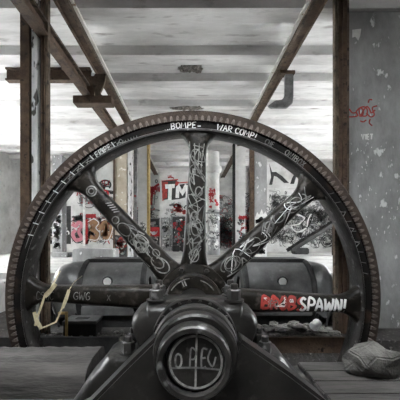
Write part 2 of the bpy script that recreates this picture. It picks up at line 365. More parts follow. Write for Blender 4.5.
MB().box(-.27, .25, -.02, .0, -h, h+.03).build('sign_panel', 'red', sg, bevel=.01)
P = Paint(lambda u, v: (u, -.026, v))
P.fill([(-.19, .05), (-.08, .0), (0, .03), (.08, .0), (.17, .06), (.12, -.07), (.03, -.13), (-.06, -.12), (-.15, -.04)], 0)
P.stroke([(-.12, -.02), (-.02, -.05), (.1, -.02)], .02, 1); P.drop('emblem', ['white', 'black'], sg, 'white lips mark')

# ------------------------------------------------------------------ columns of the far hall
def column(name, label, a, b, y, dep, m, top=CZ-RH-.004, bot=FZ, cat='column', group=None):
    xc = (X(a, y)+X(b, y))/2; w = X(b, y)-X(a, y)
    e = empty(name, (xc, y+dep/2, bot), label, cat, group)
    MB().box(-w/2, w/2, -dep/2, dep/2, 0, top-bot).build('shaft', m, e, bevel=.012)
    return e, w, dep
def colpaint(e, w, dep, z0, z1, n, ms, mats, seed, wd=.03, big=.6):
    P = Paint(lambda u, v: (u, -dep/2-.006, v)); P.scribble(-w/2+.01, w/2-.01, z0, z1, n, wd, ms, random.Random(seed), big); return P.drop('graffiti', mats, e)
ms4 = ['black', 'white', 'red', 'grey']
e, w, dp = column('concrete_pier', 'tan concrete pier with rusty edge, in the left half of the hall', 115, 127, 8.0, .4, 'tan')
MB().box(-w/2-.045, -w/2, -dp/2-.03, -dp/2+.1, 0, CZ-RH-.01-FZ).build('corner_angle', 'rust', e)
P = Paint(lambda u, v: (u, -dp/2-.006, v)); P.fill([(-w/2, .02), (w/2, .02), (w/2, .62), (-w/2, .66)], 0); P.fn = lambda u, v: (u, -dp/2-.011, v)
P.scribble(-w/2, w/2, .02, .66, 40, .022, [2, 1, 2, 3], random.Random(4), .5); P.drop('graffiti', ['black', 'white', 'brick', 'grey'], e)
e, w, dp = column('slim_column', 'slim flaking white column right of the tan concrete pier', 127.6, 131.8, 8.0, .2, 'flake')
e, w, dp = column('steel_pole', 'dark grey pole between two pale columns in the left half', 133.5, 136.8, 8.4, .1, 'galvan', cat='pole')
colpaint(e, w, dp, .3, 2.0, 6, [2], ms4, 9, .02, .9)
e, w, dp = column('square_column', 'white square column with orange edge strip, left of the white block letters', 138, 147, 8.5, .3, 'plaster')
MB().box(w/2, w/2+.055, -dp/2-.01, dp/2, 0, CZ-RH-.01-FZ).build('edge_strip', 'yellow', e)
colpaint(e, w, dp, .2, 1.1, 14, [0, 0, 3], ms4, 5, .025, .8)

e = empty('round_column', (X(214, 10), 10.2, FZ), 'white round column with dark painted base behind the upright spoke', 'column')
MB().lathe([(.205, .0), (.205, 1.52)], 32, 'z').build('painted_base', 'concrete', e, 40)
MB().lathe([(.2, 1.52), (.2, 2.75)], 32, 'z').build('shaft', 'plaster', e, 40)
MB().lathe([(.2, 2.75), (.25, 2.8), (.27, 2.9), (.27, 2.98), (.2, 3.0), (.2, 3.6)], 32, 'z').build('capital', 'plaster', e, 40)
P = Paint(lambda u, v: (.209*cos(-pi/2+u/.2), .209*sin(-pi/2+u/.2), v)); q2 = random.Random(21)
P.scribble(-.24, .24, .1, 1.5, 40, .03, [0, 1, 3, 1], q2, .5)
P.text('M', -.13, 2.0, .22, .04, 2); P.text('R', -.13, 1.75, .2, .04, 2); P.scribble(-.22, -.02, 1.55, 2.3, 8, .03, [2], q2, 1); P.scribble(.02, .18, 1.6, 1.95, 4, .03, [2], q2, .9)
P.drop('graffiti', ms4, e)
e, w, dp = column('steel_pole', 'thin dark steel pole just right of the round column', 232.8, 236.2, 9.2, .12, 'dark', cat='pole')
e, w, dp = column('square_column', 'white square column with red splash, right of the thin dark pole', 236.4, 245.5, 9.0, .28, 'plaster')
colpaint(e, w, dp, .1, 1.3, 45, [0, 0, 3, 2], ms4, 14, .022, .55)
P = Paint(lambda u, v: (u, -dp/2-.010, v)); P.fill([(-.09, 1.18), (-.03, 1.27), (.0, 1.2), (.09, 1.19), (.1, 1.13), (-.07, 1.14)], 0); P.drop('paint_splash', ['red'], e, 'red splash')
e, w, dp = column('steel_column', 'narrow rusty brown column beside the grey concrete pier', 250.2, 254.4, 8.0, .15, 'rust')
e, w, dp = column('concrete_pier', 'grey concrete pier with white paint splash right of narrow rusty column', 254.8, 267, 8.15, .4, 'concrete')
P = Paint(lambda u, v: (u, -dp/2-.008, v)); P.fill([(-w/2, 1.12), (-.1, 1.28), (-.05, 1.2), (.02, 1.36), (.07, 1.22), (.12, 1.3), (w/2, 1.2), (w/2, .0), (-w/2, .0)], 1)
P.fn = lambda u, v: (u, -dp/2-.013, v); P.scribble(-w/2, w/2, .02, 1.15, 45, .035, [0, 0, 3], random.Random(31), .6); P.drop('graffiti', ms4, e)
e, w, dp = column('concrete_pier', 'dark stained pier at the far left, before the graffiti wall', 52, 62, 10.5, .4, 'concrete')
colpaint(e, w, dp, .1, 1.6, 60, [0, 0, 3, 1], ms4, 51, .03, .6)
# lintel above the round column and rails
o = MB().box(X(203, 9.5), X(268, 9.5), 9.45, 9.6, Z(213, 9.5)-.02, Z(213, 9.5)+.02).build('hand_rail', 'galvan'); tag(o, 'thin grey rail running between the columns, right half of hall', 'rail')

# inclined conveyor rail on the right
a, b = Vector((X(291, 9.5), 9.5, Z(252, 9.5)-.02)), Vector((X(340, 9.5), 9.5, Z(222, 9.5)))
e = empty('inclined_ladder', a, 'dark ladder rail leaning up to the right before the scrawled wall', 'ladder')
bb = b-a
for off in (0, .4): MB().bar(Vector((0, off, .05)), bb+Vector((0, off, .05)), .06, .11).build('side_rail', 'dark', e)
for k in range(12):
    c = bb*((k+.5)/12); MB().box(c.x-.02, c.x+.02, .0, .4, c.z+.06, c.z+.14).build('rung', 'dark', e)
MB().box(bb.x-.06, bb.x+.06, -.03, .43, FZ-a.z, bb.z+.02).build('support_post', 'dark', e)

# low slabs on the hall floor
o = MB().box(X(74, 6.5), X(114, 6.5), 6.4, 7.0, FZ, Z(249, 6.5)+.0).build('concrete_block', 'concrete', bevel=.02); tag(o, 'long low grey concrete block on the floor behind the left housing', 'block')
q2 = random.Random(40)
for k, (px, d, wd, hg, lab) in enumerate([(62, 9, .5, .14, 'grey block by the dark graffiti at far left of hall floor'), (176, 12.5, .3, .25, 'small dark lump on the floor before the slatted shutter'), (184, 12.3, .22, .3, 'small dark block at the foot of the slatted shutter, right one'), (243, 8, .4, .14, 'flat pale slab at the foot of the white square column'), (300, 10.5, .5, .22, 'dark crate at the lower end of the ladder rail')]):
    o = MB().box(-wd/2, wd/2, -.2, .2, 0, hg).build('rubble_block', ['concrete', 'dark', 'dark', 'floor', 'dark'][k], loc=(X(px, d), d, FZ), bevel=.03); tag(o, lab, 'block')

# ------------------------------------------------------------------ beams under the ceiling
def ibeam(name, label, x, y0, y1, zb, h, w, side):
    e = empty(name, (x, y0, zb), label, 'beam'); L = y1-y0
    MB().box(-w/2, w/2, 0, L, .012, .045).build('lower_flange', 'rust', e)
    sx = 1 if x < 0 else -1
    MB().box(*sorted((sx*w/2, sx*(w/2-.04))), 0, L, 0, .02).build('angle_strip', 'beam', e)
    MB().box(*sorted((-sx*w/2, -sx*(w/2-.03))), 0, L, 0, .02).build('angle_strip', 'rust', e)
    MB().box(-.025, .025, 0, L, .035, h-.03).build('web', side, e)
    MB().box(-w/2, w/2, 0, L, h-.03, h).build('upper_flange', side, e)
    return e
HB = 2.72
ibeam('ceiling_beam', 'long rusty steel ceiling beam over the left half, whitewashed web', -1.49, .5, 13.2, CAMZ+HB, CZ-RH-CAMZ-HB, .17, 'beamside')
ibeam('ceiling_beam', 'long rusty steel ceiling beam over the right half', 1.50, .5, 13.8, CAMZ+HB, CZ-RH-CAMZ-HB, .17, 'beamside')
e = empty('crane_rail', (-1.76, .5, CAMZ+2.40), 'lower rusty rail hung at far left, resting in the bracket', 'rail')
MB().box(-.07, .07, 0, 7.2, .008, .03).box(.02, .07, 0, 7.2, 0, .012).build('lower_flange', 'rust', e); MB().box(-.02, .02, 0, 7.2, .03, .15).build('web', 'rust', e); MB().box(-.07, .07, 0, 7.2, .15, .18).build('upper_flange', 'beam', e)
e = empty('cross_beam', (X(50, 5.25), 5.25, CAMZ+2.72), 'short dark rusty cross beam from left column to the hanger bracket', 'beam')
x0 = -.75; x1 = .72
MB().box(x0, x1, -.06, .06, 0, .03).build('lower_flange', 'rust', e); MB().box(x0, x1, -.015, .015, .03, .19).build('web', 'rust', e); MB().box(x0, x1, -.06, .06, .19, .22).build('upper_flange', 'rust', e)
e = empty('hanger_bracket', (0, 5.0, 0), 'rusty steel hanger bracket joining the two left beams', 'bracket')
zb = Z(105.5, 5.0); zt = Z(98, 5.0)
MB().box(X(75, 5), X(113, 5), -.1, .1, zb, zt).build('bottom_plate', 'rust', e, bevel=.006)
MB().prism([(X(86, 5), zt), (X(84, 5), Z(92, 5)), (X(79, 5), Z(76, 5)), (X(78, 5), CAMZ+HB), (X(94, 5), CAMZ+HB), (X(94, 5), Z(84, 5)), (X(92, 5), zt)], .07, .11).build('gusset_plate', 'rust', e)
MB().prism([(X(96, 5), zt), (X(92, 5), Z(80, 5)), (X(95, 5), CAMZ+HB), (X(106, 5), CAMZ+HB), (X(104, 5), Z(84, 5)), (X(100, 5), Z(93, 5)), (X(104, 5), Z(97, 5)), (X(108, 5), zt)], .0, .05).build('hanger_arm', 'beam', e)
e = empty('beam_bracket', (0, 4.95, 0), 'grey steel hook bracket hanging under the right ceiling beam', 'bracket')
def b2(px, py): return (X(px, 4.95), Z(py, 4.95))
out = [b2(*p) for p in [(268, 106), (272, 108), (287, 108), (292, 104), (293, 97), (293, 74), (285, 74), (284.5, 96), (282, 100), (278, 101), (275, 101)]]
MB().prism(out, -.03, .05).build('hook_plate', 'galvan', e, bevel=.008)
MB().box(b2(279, 0)[0], b2(294, 0)[0], -.06, .08, b2(0, 75)[1], CAMZ+HB).build('top_clamp', 'rust', e)

# ------------------------------------------------------------------ foreground columns
e = empty('steel_column', (X(40, 3.62), 3.62, .44), 'tall built-up steel column at left, rust and flaking white paint', 'column')
def cx(px): return X(px, 3.62)-X(40, 3.62)
H = CZ-RH-.005-.44
MB().box(cx(42.5), cx(44), -.04, .02, 0, H).build('flange', 'rust', e); MB().box(cx(47.5), cx(50), -.05, .01, 0, H).build('flange', 'beam', e)
MB().box(cx(44), cx(47.5), .0, .03, 0, H).build('web', 'rust', e); MB().box(cx(45), cx(46.2), -.03, .01, 0, H).build('rib', 'rust', e)
MB().box(cx(33), cx(38.5), -.03, .04, 0, H).build('face_plate', 'flake', e); MB().box(cx(38.5), cx(42.5), .02, .06, 0, H).build('web', 'dark', e)
MB().box(cx(30), cx(33), .03, .08, 0, H).build('web', 'dark', e); MB().box(cx(21), cx(30), -.02, .06, 0, H).build('flange', 'rust', e)
e = empty('steel_column', (X(340, 3.62), 3.62, .44), 'tall rusty flanged steel column at right, before the grey pier', 'column')
def cx(px): return X(px, 3.62)-X(340, 3.62)
MB().box(cx(333), cx(334.5), -.05, .01, 0, H).build('flange', 'beam', e); MB().box(cx(334.5), cx(345), .0, .03, 0, H).build('web', 'rust', e)
MB().box(cx(336), cx(337.2), -.04, .01, 0, H).build('rib', 'beam', e); MB().box(cx(342), cx(347), -.03, .01, 0, H).build('flange', 'rust', e); MB().box(cx(345.8), cx(347), -.05, -.03, 0, H).build('angle_strip', 'beam', e)
for k in range(14):
    for s in (344,):
        MB().lathe([(.0, -.075 if s < 340 else -.065), (.009, -.07 if s < 340 else -.06), (.012, -.05)], 8, 'y', (cx(s), .02, .9+k*.24)).build('rivet', 'rust', e)
e = empty('concrete_pier', (X(390, 3.8), 3.9, .44), 'broad rough grey concrete pier at far right with red scrawl', 'pier')
def cx(px): return X(px, 3.8)-X(390, 3.8)
MB().box(cx(347), cx(432), -.1, .1, 0, H).build('shaft', 'concrete', e, bevel=.01)
P = Paint(lambda u, v: (u, -.106, v))
def pp(px, py): return (cx(px), Z(py, 3.8)-.44)
for a in ([(349, 109), (352, 113), (356, 113), (357, 116), (352, 117), (349, 117)], [(358, 116), (356, 112), (360, 108), (363, 111), (362, 116), (359, 116)], [(360, 117), (359, 109), (364, 107), (367, 110), (366, 116), (361, 115), (366, 107), (369, 109), (371, 113), (375, 110)],
          [(366, 113), (370, 117), (374, 115), (372, 108), (377, 106)], [(360, 121), (363, 122), (366, 120)], [(368, 103), (369, 100), (372, 100)], [(370, 119), (369, 123), (372, 126)]):
    P.stroke([pp(*p) for p in a], .018, 0)
P.text('VIET', *pp(361.5, 139.5), .065, .018, 1, .9)
for k in range(60): 
    a, b = rnd.uniform(349, 400), rnd.uniform(140, 235); P.stroke([pp(a, b), pp(a+rnd.uniform(-.8, .8), b+rnd.uniform(1, 3))], rnd.uniform(.004, .012), 1)
P.fill([pp(*p) for p in [(352, 30), (361, 29), (360, 36), (358, 41), (355, 37), (352, 38)]], 1)
P.drop('graffiti', ['brick', 'white'], e, 'red looping scrawl with small white tag')

# ------------------------------------------------------------------ the gear wheel
WC = Vector((.03, 3.0, .965))
wheel = empty('gear_wheel', WC, 'huge black spoked iron gear wheel with rusty teeth and white graffiti', 'gear wheel')
wheel.rotation_euler.y = R(2)
RI, RP, RT, RS = 1.695, 1.812, 1.856, 1.945
MB().lathe([(RI+.005, .04), (RI+.02, .04), (RP-.01, .04), (RP, .03), (RP, .22), (RI+.02, .20), (RI+.005, .20)], 160, closed=True).build('rim', 'iron_web', wheel, 35)
MB().lathe([(RI, .015), (RI+.01, .0), (RI+.026, .0), (RI+.033, .01), (RI+.033, .232), (RI+.026, .24), (RI+.01, .24), (RI, .225)], 160, closed=True).build('inner_flange', 'iron_grey', wheel, 35)  # paler iron puts the flange highlight into the colour
MB().lathe([(RP-.02, .10), (RS-.006, .10), (RS, .105), (RS, .2), (RS-.006, .205), (RP-.02, .205)], 200, closed=True).build('shroud', 'shroud', wheel, 35)
tb = MB(); NT = 184
for k in range(NT):
    a = 2*pi*(k+.5)/NT; c, s = cos(a), sin(a)
    def tp(r, tt, y): return (r*c-tt*s, y, r*s+tt*c)
    st = [(RP-.005, .0155), (RP+.02, .0145), (RT-.010, .0115), (RT, .006)]
    vs = [tp(r, sg_*w_, y) for y in (0, .102) for r, w_ in st for sg_ in (-1, 1)]
    fs = [(2*i, 2*i+1, 2*i+3, 2*i+2) for i in range(3)]+[(8+2*i+1, 8+2*i, 8+2*i+2, 8+2*i+3) for i in range(3)]
    fs += [(2*i, 2*i+2, 8+2*i+2, 8+2*i) for i in range(3)]+[(2*i+3, 2*i+1, 8+2*i+1, 8+2*i+3) for i in range(3)]+[(6, 7, 15, 14)]
    tb.add(vs, fs)
tb.build('tooth_ring', 'tooth', wheel)
def sp_w(r):
    w = .126+(.080-.126)*(r-.3)/1.3
    t = max(0, (r-1.46)/.25)
    if t: w += .20*(1-sqrt(max(0, 1-min(t, 1)**2)))
    t = max(0, (.50-r)/.24)
    return w+.05*t*t
def sp_d(r): return .112-.022*(r-.3)/1.4
NX = 3.2
def spoke_pt(a, r, s, lift=0):
    w, d = sp_w(r), sp_d(r); k = min(abs(s)/w, .999)
    y = .115-d*(1-k**NX)**(1/NX)-lift
    return (r*cos(a)-s*sin(a), y, r*sin(a)+s*cos(a))
rs = [.24+.04*i for i in range(29)]+[1.40, 1.44, 1.48, 1.51, 1.54, 1.57, 1.60, 1.62, 1.64, 1.66, 1.675, 1.69, 1.70, 1.706]
rs = sorted(set(round(r, 4) for r in rs))
def make_spoke(a):
    mb = MB(); n = 28; vs = []
    for r in rs:
        w, d = sp_w(r), sp_d(r)
        for k in range(n):
            p = 2*pi*k/n; cc, ss = cos(p), sin(p)
            s = w*math.copysign(abs(cc)**(2/NX), cc); y = .115-d*math.copysign(abs(ss)**(2/NX), ss)
            vs.append((r*cos(a)-s*sin(a), y, r*sin(a)+s*cos(a)))
    fs = [(j*n+k, j*n+(k+1) % n, (j+1)*n+(k+1) % n, (j+1)*n+k) for j in range(len(rs)-1) for k in range(n)]
    fs += [tuple(range(n)), tuple((len(rs)-1)*n+k for k in range(n))]
    mb.add(vs, fs); return mb.build('spoke', 'iron', wheel, 60)
angs = [k*pi/4 for k in range(8)]
spokes = [make_spoke(a) for a in angs]
def spaint(a): return Paint(lambda r, s: spoke_pt(a, r, s, .004))
SM = ['chalk', 'white', 'brick', 'faint']
def swirl(P, r0, r1, n, w, ms, seed, amp=.085):
    qq = random.Random(seed)
    for i in range(n):
        r = qq.uniform(r0, r1); k = qq.random(); m = qq.choice(ms); ww = w*qq.uniform(.6, 1.3)
        if k < .5:
            rr = qq.uniform(.03, amp*.85); a0 = qq.uniform(0, 6.28); sp = qq.uniform(3, 8); c = qq.uniform(-amp+rr, amp-rr)
            P.stroke([(r+rr*1.2*cos(a0+sp*j/9), c+rr*sin(a0+sp*j/9)*(1-.04*j)) for j in range(10)], ww, m)
        else:
            P.stroke([(r+qq.uniform(-.16, .16), qq.uniform(-amp, amp)) for _ in range(qq.randint(3, 5))], ww, m)
# right horizontal spoke: word in white over red letters
P = spaint(0.)
qq = random.Random(3)
RD = .012
P.text('BROBS', .69, -.062, .125, .027, 2, .95, .05, True, .07, qq); P.text('BROB', .70, -.05, .1, .018, 2, 1.1, .2, True, .1, qq)
P.scribble(.70, 1.10, -.07, .075, 6, .008, [1, 0], qq, .8)
P.fn = lambda r, s: spoke_pt(0., r, s, .007)
P.text('SPAWN!', 1.07, -.066, .125, .024, 1, .90, .05, True, .03, qq)
P.drop('graffiti_lettering', SM, spokes[0], 'white SPAWN! lettering after red letters')
P = spaint(pi/4); swirl(P, .5, 1.5, 24, .0105, [0, 0, 3, 1], 5, .095); P.stroke([(.55, -.1), (.9, -.1), (1.4, -.09), (1.6, -.1)], .012, 0); P.drop('graffiti', SM, spokes[1], 'white looping graffiti')
P = spaint(pi/2); swirl(P, .42, 1.55, 24, .0105, [0, 0, 3, 0], 6, .085)
for k in range(3): P.stroke([(1.28, -.035+.03*k), (1.4, -.04+.035*k), (1.58, -.06+.05*k)], .010, 0)
for k in range(5): P.stroke([(1.3+.06*k, -.05), (1.32+.06*k, .05)], .009, 0)
P.stroke([(1.15, -.07), (1.05, 0), (1.15, .07), (1.4, .085), (1.6, .09)], .011, 0); P.drop('graffiti', SM, spokes[2], 'white vertical scrawl graffiti')
P = spaint(3*pi/4); swirl(P, .45, 1.1, 15, .0105, [0, 0, 3], 8, .095)
P.stroke([(1.12+.035*cos(a*.7), .02+.035*sin(a*.7)) for a in range(10)], .012, 0)
for c, rr in ((1.50, .05), (1.50, .028)): P.stroke([(c+rr*cos(a*.7), .0+rr*sin(a*.7)) for a in range(10)], .014, 0)
for k in range(5): P.stroke([(1.16+.03*k, -.07), (1.19+.03*k, -.02)], .010, 0)
P.stroke([(.9, .09), (1.2, .09), (1.45, .1), (1.58, .13)], .012, 0); P.stroke([(1.62, -.14), (1.55, -.1), (1.45, -.09)], .012, 0); P.drop('graffiti', SM, spokes[3], 'white circles and loops')
P = spaint(pi); P.fn = lambda u, v: spoke_pt(pi, -u, -v, .004)
P.text('GWG', -1.2, -.035, .075, .008, 0, .95, .05, True, .05, qq); P.text('X', -.86, -.035, .06, .008, 3); P.text('CSOC', -1.58, -.05, .08, .008, 3, .8, 0, True, .1, qq)
P.drop('graffiti_lettering', SM, spokes[4], 'thin white letters')
# rim writing follows the circle
Prim = Paint(lambda u, v: (v*cos(pi/2-u/1.75), .0345, v*sin(pi/2-u/1.75)))
def rimtext(s, deg, r, h, w, m, sx=.85): return Prim.text(s, (90-deg)*pi/180*1.75, r, h, w, m, sx, .05, False, .03, qq)
rimtext('...BOMPE-', 101.5, 1.738, .060, .0095, 1, 1.15); rimtext('WAR COMP!', 84.0, 1.738, .060, .010, 1, 1.08); rimtext('CHEZ', 67.5, 1.738, .054, .009, 3)
rimtext('ONIBOX..', 60, 1.738, .060, .010, 0, 1.0)
def arc(d0, d1, r, w, m): Prim.stroke([((90-(d0+(d1-d0)*k/12))*pi/180*1.75, r) for k in range(13)], w, m, False)
for k in range(11): d = 160-k*4.1; Prim.stroke([((90-d)*pi/180*1.75, 1.727), ((90-d-.4)*pi/180*1.75, 1.795)], .009, 1)
arc(165, 118, 1.776, .006, 0); arc(165, 122, 1.732, .007, 1); arc(122, 108, 1.735, .006, 0)
for k in range(14): d = 124-k*1.0; Prim.stroke([((90-d)*pi/180*1.75, 1.73), ((90-d)*pi/180*1.75, 1.755)], .007, 0)
for k in range(6): d = 138-k*4; Prim.stroke([((90-d)*pi/180*1.75, 1.74), ((90-d+1.6)*pi/180*1.75, 1.785), ((90-d+2.8)*pi/180*1.75, 1.74), ((90-d)*pi/180*1.75, 1.76)], .008, 0, False)
rimtext('FRIPE', 126, 1.735, .055, .009, 1, 1.0)
for k in range(9): d = 40-k*3.6; Prim.stroke([((90-d)*pi/180*1.75, 1.728), ((90-d+.8)*pi/180*1.75, 1.79)], .007, 3); 
for d in (33, 27, 22): Prim.stroke([((90-d)*pi/180*1.75, 1.73), ((90-d+1.2)*pi/180*1.75, 1.78), ((90-d+2)*pi/180*1.75, 1.735)], .010, 0, False)
Prim.drop('graffiti_lettering', SM, wheel, 'white marker words around the rim')
# hub, shaft
MB().lathe([(.20, -.16), (.265, -.155), (.28, -.14), (.28, -.03), (.36, -.01), (.375, .02), (.375, .21), (.36, .24), (.28, .26), (.28, .38), (.2, .4)], 72).build('hub', 'iron', wheel, 35)
for k in range(8):
    a = pi/8+k*pi/4; MB().lathe([(.0, -.055), (.024, -.052), (.026, -.005)], 6, 'y', (.325*cos(a), 0, .325*sin(a))).build('hub_bolt', 'iron_grey', wheel, 30)
P = Paint(lambda u, v: (u, -.165, v))
for a0, a1, rr in ((35, 75, .235), (100, 150, .245)): P.stroke([(rr*cos(R(a0+(a1-a0)*k/8)), rr*sin(R(a0+(a1-a0)*k/8))) for k in range(9)], .010, 0)
P.stroke([(-.10, .235), (-.07, .17)], .012, 0); P.stroke([(-.12, .22), (-.09, .16)], .010, 0)
P.drop('graffiti', SM, wheel, 'white strokes on the hub face')
shaft = MB().lathe([(0, -1.475), (.145, -1.475), (.15, -1.47), (.15, -.16)], 64).build('shaft', 'bearing', wheel, 35)
P = Paint(lambda u, v: (u, -1.478, v))
P.stroke([(.132*cos(a*2*pi/40), .132*sin(a*2*pi/40)) for a in range(41)], .012, 0)
P.stroke([(.0, .15), (.0, .0), (.002, -.13)], .010, 0); P.stroke([(-.13, -.035), (0, -.028), (.13, -.035)], .010, 3)
P.text('O', -.105, -.03, .07, .010, 0, .8, 0, True); P.text('P', -.032, -.03, .095, .009, 3, .6, 0, True); P.text('E', .025, -.025, .09, .010, 3, .55, .1, True)
P.stroke([(.075, .07), (.06, .02), (.085, -.02), (.1, .03)], .009, 3)
P.drop('graffiti', SM, shaft, 'faint white circle with letters')

# ------------------------------------------------------------------ bearing in front of the hub
AX, AZ = .03, .96
bear = empty('pillow_block', (AX, 2.1, .40), 'heavy black iron bearing block carrying the shaft in front of the wheel', 'bearing')
def oz(z): return z-.40
ytop = []
outl = [(0, 1.155), (.15, 1.153), (.22, 1.15), (.295, 1.148), (.305, 1.14), (.307, 1.115), (.335, 1.105), (.37, 1.085), (.395, 1.05), (.40, 1.015), (.39, .97), (.365, .92), (.37, .85), (.40, .825), (.53, .82), (.56, .80), (.60, .74), (.68, .66), (.74, .56), (.78, .50), (.78, .40)]
full = [(x, oz(z)) for x, z in outl]+[(-x, oz(z)) for x, z in reversed(outl[1:])]
hb = MB(); lay = [(-.20, .94), (-.175, 1.0), (-.12, 1.04), (-.05, 1.05), (.10, 1.05), (.16, 1.0), (.19, .92)]
nf = len(full); vs = [(x*f, y_, oz(.40)+(z-oz(.40))*(1 if z < .3 else f+(1-f)*.35)) for y_, f in lay for x, z in full]
fs = [(j*nf+k, j*nf+(k+1) % nf, (j+1)*nf+(k+1) % nf, (j+1)*nf+k) for j in range(len(lay)-1) for k in range(nf)]+[tuple(range(nf)), tuple((len(lay)-1)*nf+k for k in range(nf))]
hb.add(vs, fs).build('bearing_housing', 'bearing', bear, 45)
web = [(-.17, 1.09), (-.42, .845), (-.64, .62), (-.76, .56), (-.76, .40), (.76, .40), (.76, .66), (.54, .83), (.25, 1.03), (.2, .9), (-.1, .9)]
MB().prism([(x, oz(z)) for x, z in web], -.42, -.24).build('pedestal_web', 'bearing', bear, 35, bevel=.02)
zc = AZ-.40; yb = -2.1
MB().lathe([(.153, 1.52+yb), (.16, 1.5+yb), (.183, 1.5+yb), (.192, 1.512+yb), (.194, 1.60+yb), (.155, 1.60+yb)], 72, org=(-.01, 0, zc), closed=True).build('end_collar', 'iron_grey', bear, 35)
MB().lathe([(.155, 1.60+yb), (.215, 1.60+yb), (.228, 1.61+yb), (.235, 1.66+yb), (.155, 1.70+yb)], 72, org=(0, 0, zc), closed=True).build('seal_ring', 'bearing', bear, 35)
MB().lathe([(.155, 1.70+yb), (.228, 1.70+yb), (.24, 1.705+yb), (.247, 1.72+yb), (.249, 1.76+yb), (.235, 1.775+yb), (.23, 1.91+yb), (.155, 1.93+yb)], 72, org=(0, 0, zc), closed=True).build('retaining_ring', 'iron_grey', bear, 35)
MB().lathe([(.23, 1.85+yb), (.258, 1.845+yb), (.264, 1.86+yb), (.264, 1.92+yb), (.23, 1.92+yb)], 72, org=(0, 0, zc), closed=True).build('cap_flange', 'bearing', bear, 35)
for k in range(12):
    a = pi*(k+.5)/12; MB().lathe([(.0, 1.835+yb), (.010, 1.837+yb), (.011, 1.85+yb)], 6, 'y', (.246*cos(a), 0, zc+.246*sin(a))).build('ring_screw', 'iron_grey', bear)
def bolt(x, y, z, s, hgt):
    b = MB().lathe([(0, 0), (s*.55, 0), (s*.55, hgt), (s*.4, hgt+.006), (0, hgt+.006)], 12, 'z', (x, y, z)).build('bolt', 'iron_grey', bear, 35)
    MB().lathe([(s*.3, 0), (s*1.45, 0), (s*1.45, .012), (s*.3, .012)], 16, 'z', (x, y, z)).build('washer', 'bearing', b, 35)
    MB().lathe([(s*.3, .012), (s, .012), (s*1.02, .014), (s*1.02, hgt*.66), (s*.9, hgt*.72), (s*.3, hgt*.72)], 6, 'z', (x, y, z)).build('nut', 'iron_grey', b, 35)
    return b
for x in (-.255, .265):
    for y_ in (-.09, .08): bolt(x, y_, oz(1.172), .046, .11)
for x in (-.44, .47):
    for y_ in (-.10, .08): bolt(x, y_, oz(.818), .044, .12)
MB().box(-.76, .76, -.45, .45, -.12, 0).build('base_plate', 'bearing', bear, bevel=.02)
bear.location.z += .0

# ------------------------------------------------------------------ machine housings behind the wheel
def housing(xa, xb, flank_x, label, knob_x, hole_x, yc=4.2, zc=.845, r=.42):
    e = empty('machine_housing', ((xa+xb)/2, yc, .44), label, 'machine'); xo = (xa+xb)/2; za = zc-.44
    L = (xb-xa)/2
    MB().lathe([(r-.03, -L+.03), (r, -L+.05), (r, L-.05), (r-.03, L-.03)], 48, 'x', (0, 0, za)).build('cover', 'cover', e, 40)
    for s in (-1, 1):
        MB().lathe([(r*.5, s*(L-.06)), (r+.022, s*(L-.06)), (r+.03, s*(L-.045)), (r+.03, s*(L-.005)), (r+.015, s*(L+.01)), (r*.5, s*(L+.01))], 48, 'x', (0, 0, za), closed=True).build('end_flange', 'dark', e, 35)
    MB().box(-L+.02, L-.02, -.10, .34, za+r-.03, za+r+.035).build('top_plate', 'dark', e, bevel=.012)
    MB().box(-L-.05, L+.05, -r+.06, r+.1, 0, .20).build('base', 'dark', e, bevel=.02)
    MB().box(-L+.06, L-.06, -r-.02, r-.1, .17, .28).build('support_shelf', 'cover', e, bevel=.01)
    hx = hole_x-xo; a = 3.47
    hz = Z(282, yc-r)-.44; dz = hz-za; yy = -sqrt(max(0, r*r-dz*dz))
    p = MB().lathe([(0, yy-.016), (.05, yy-.016), (.05, yy+.02)], 24, 'y', (hx, 0, hz)).build('inspection_disc', 'disc', e, 40); p['label'] = 'round white inspection disc'
    MB().lathe([(0, yy-.010), (.062, yy-.010), (.066, yy-.004), (.066, yy+.02)], 24, 'y', (hx, 0, hz)).build('disc_ring', 'dark', e, 40)
    # knob on the shelf
    kx = knob_x-xo; mb = MB(); mb.lathe([(.03, 0), (.035, .03), (.05, .05), (.055, .09), (.035, .12), (0, .125)], 20, 'z', (kx, -r-.08, .25)); mb.tube([(kx, -r-.08, .0), (kx, -r-.08, .26)], .02); mb.build('filler_cap', 'iron', e, 40)
    # flank casting
    sgn = 1 if flank_x > xb else -1; x0 = xb if sgn > 0 else xa; W = abs(flank_x-x0); prof = []
    vs = []; fs = []; n = 16; m = 9
    for i in range(m):
        t = i/(m-1); rr = r*1.02*(1-.30*t**5); xx = (x0-xo)+sgn*W*t*.98
        for k in range(n+1):
            a = pi*1.15-pi*1.3*k/n; ca, sa = cos(a), sin(a); ex = 1-.42*min(1, t*2.5); vs.append((xx, rr*math.copysign(abs(ca)**ex, ca), za+rr*math.copysign(abs(sa)**ex, sa)*(1-.04*t)-.005))
    for i in range(m-1):
        for k in range(n): fs.append((i*(n+1)+k, i*(n+1)+k+1, (i+1)*(n+1)+k+1, (i+1)*(n+1)+k))
    fs.append(tuple((m-1)*(n+1)+k for k in range(n+1)))
    MB().add(vs, fs).build('end_bell', 'cover', e, 40)
    bx = (flank_x-xo)
    fr = MB(); 
    ring = [(bx-.0*sgn, 0)]
    MB().box(min(bx, bx+sgn*.14), max(bx, bx+sgn*.09), -.26, .26, 0, za+.12).build('outlet_box', 'dark', e, bevel=.03)
    MB().tube([(bx-sgn*.15, -.40, .02), (bx-sgn*.12, -.42, .2), (bx-sgn*.0, -.36, .42), (bx+sgn*.05, -.3, .5)], .014).build('cable', 'dark', e, 60)
    return e
housing(X(80, 3.9), X(146, 3.9), X(51, 3.9), 'curved grey machine housing with white disc, left of the hub', X(136, 3.7), X(107, 3.8))
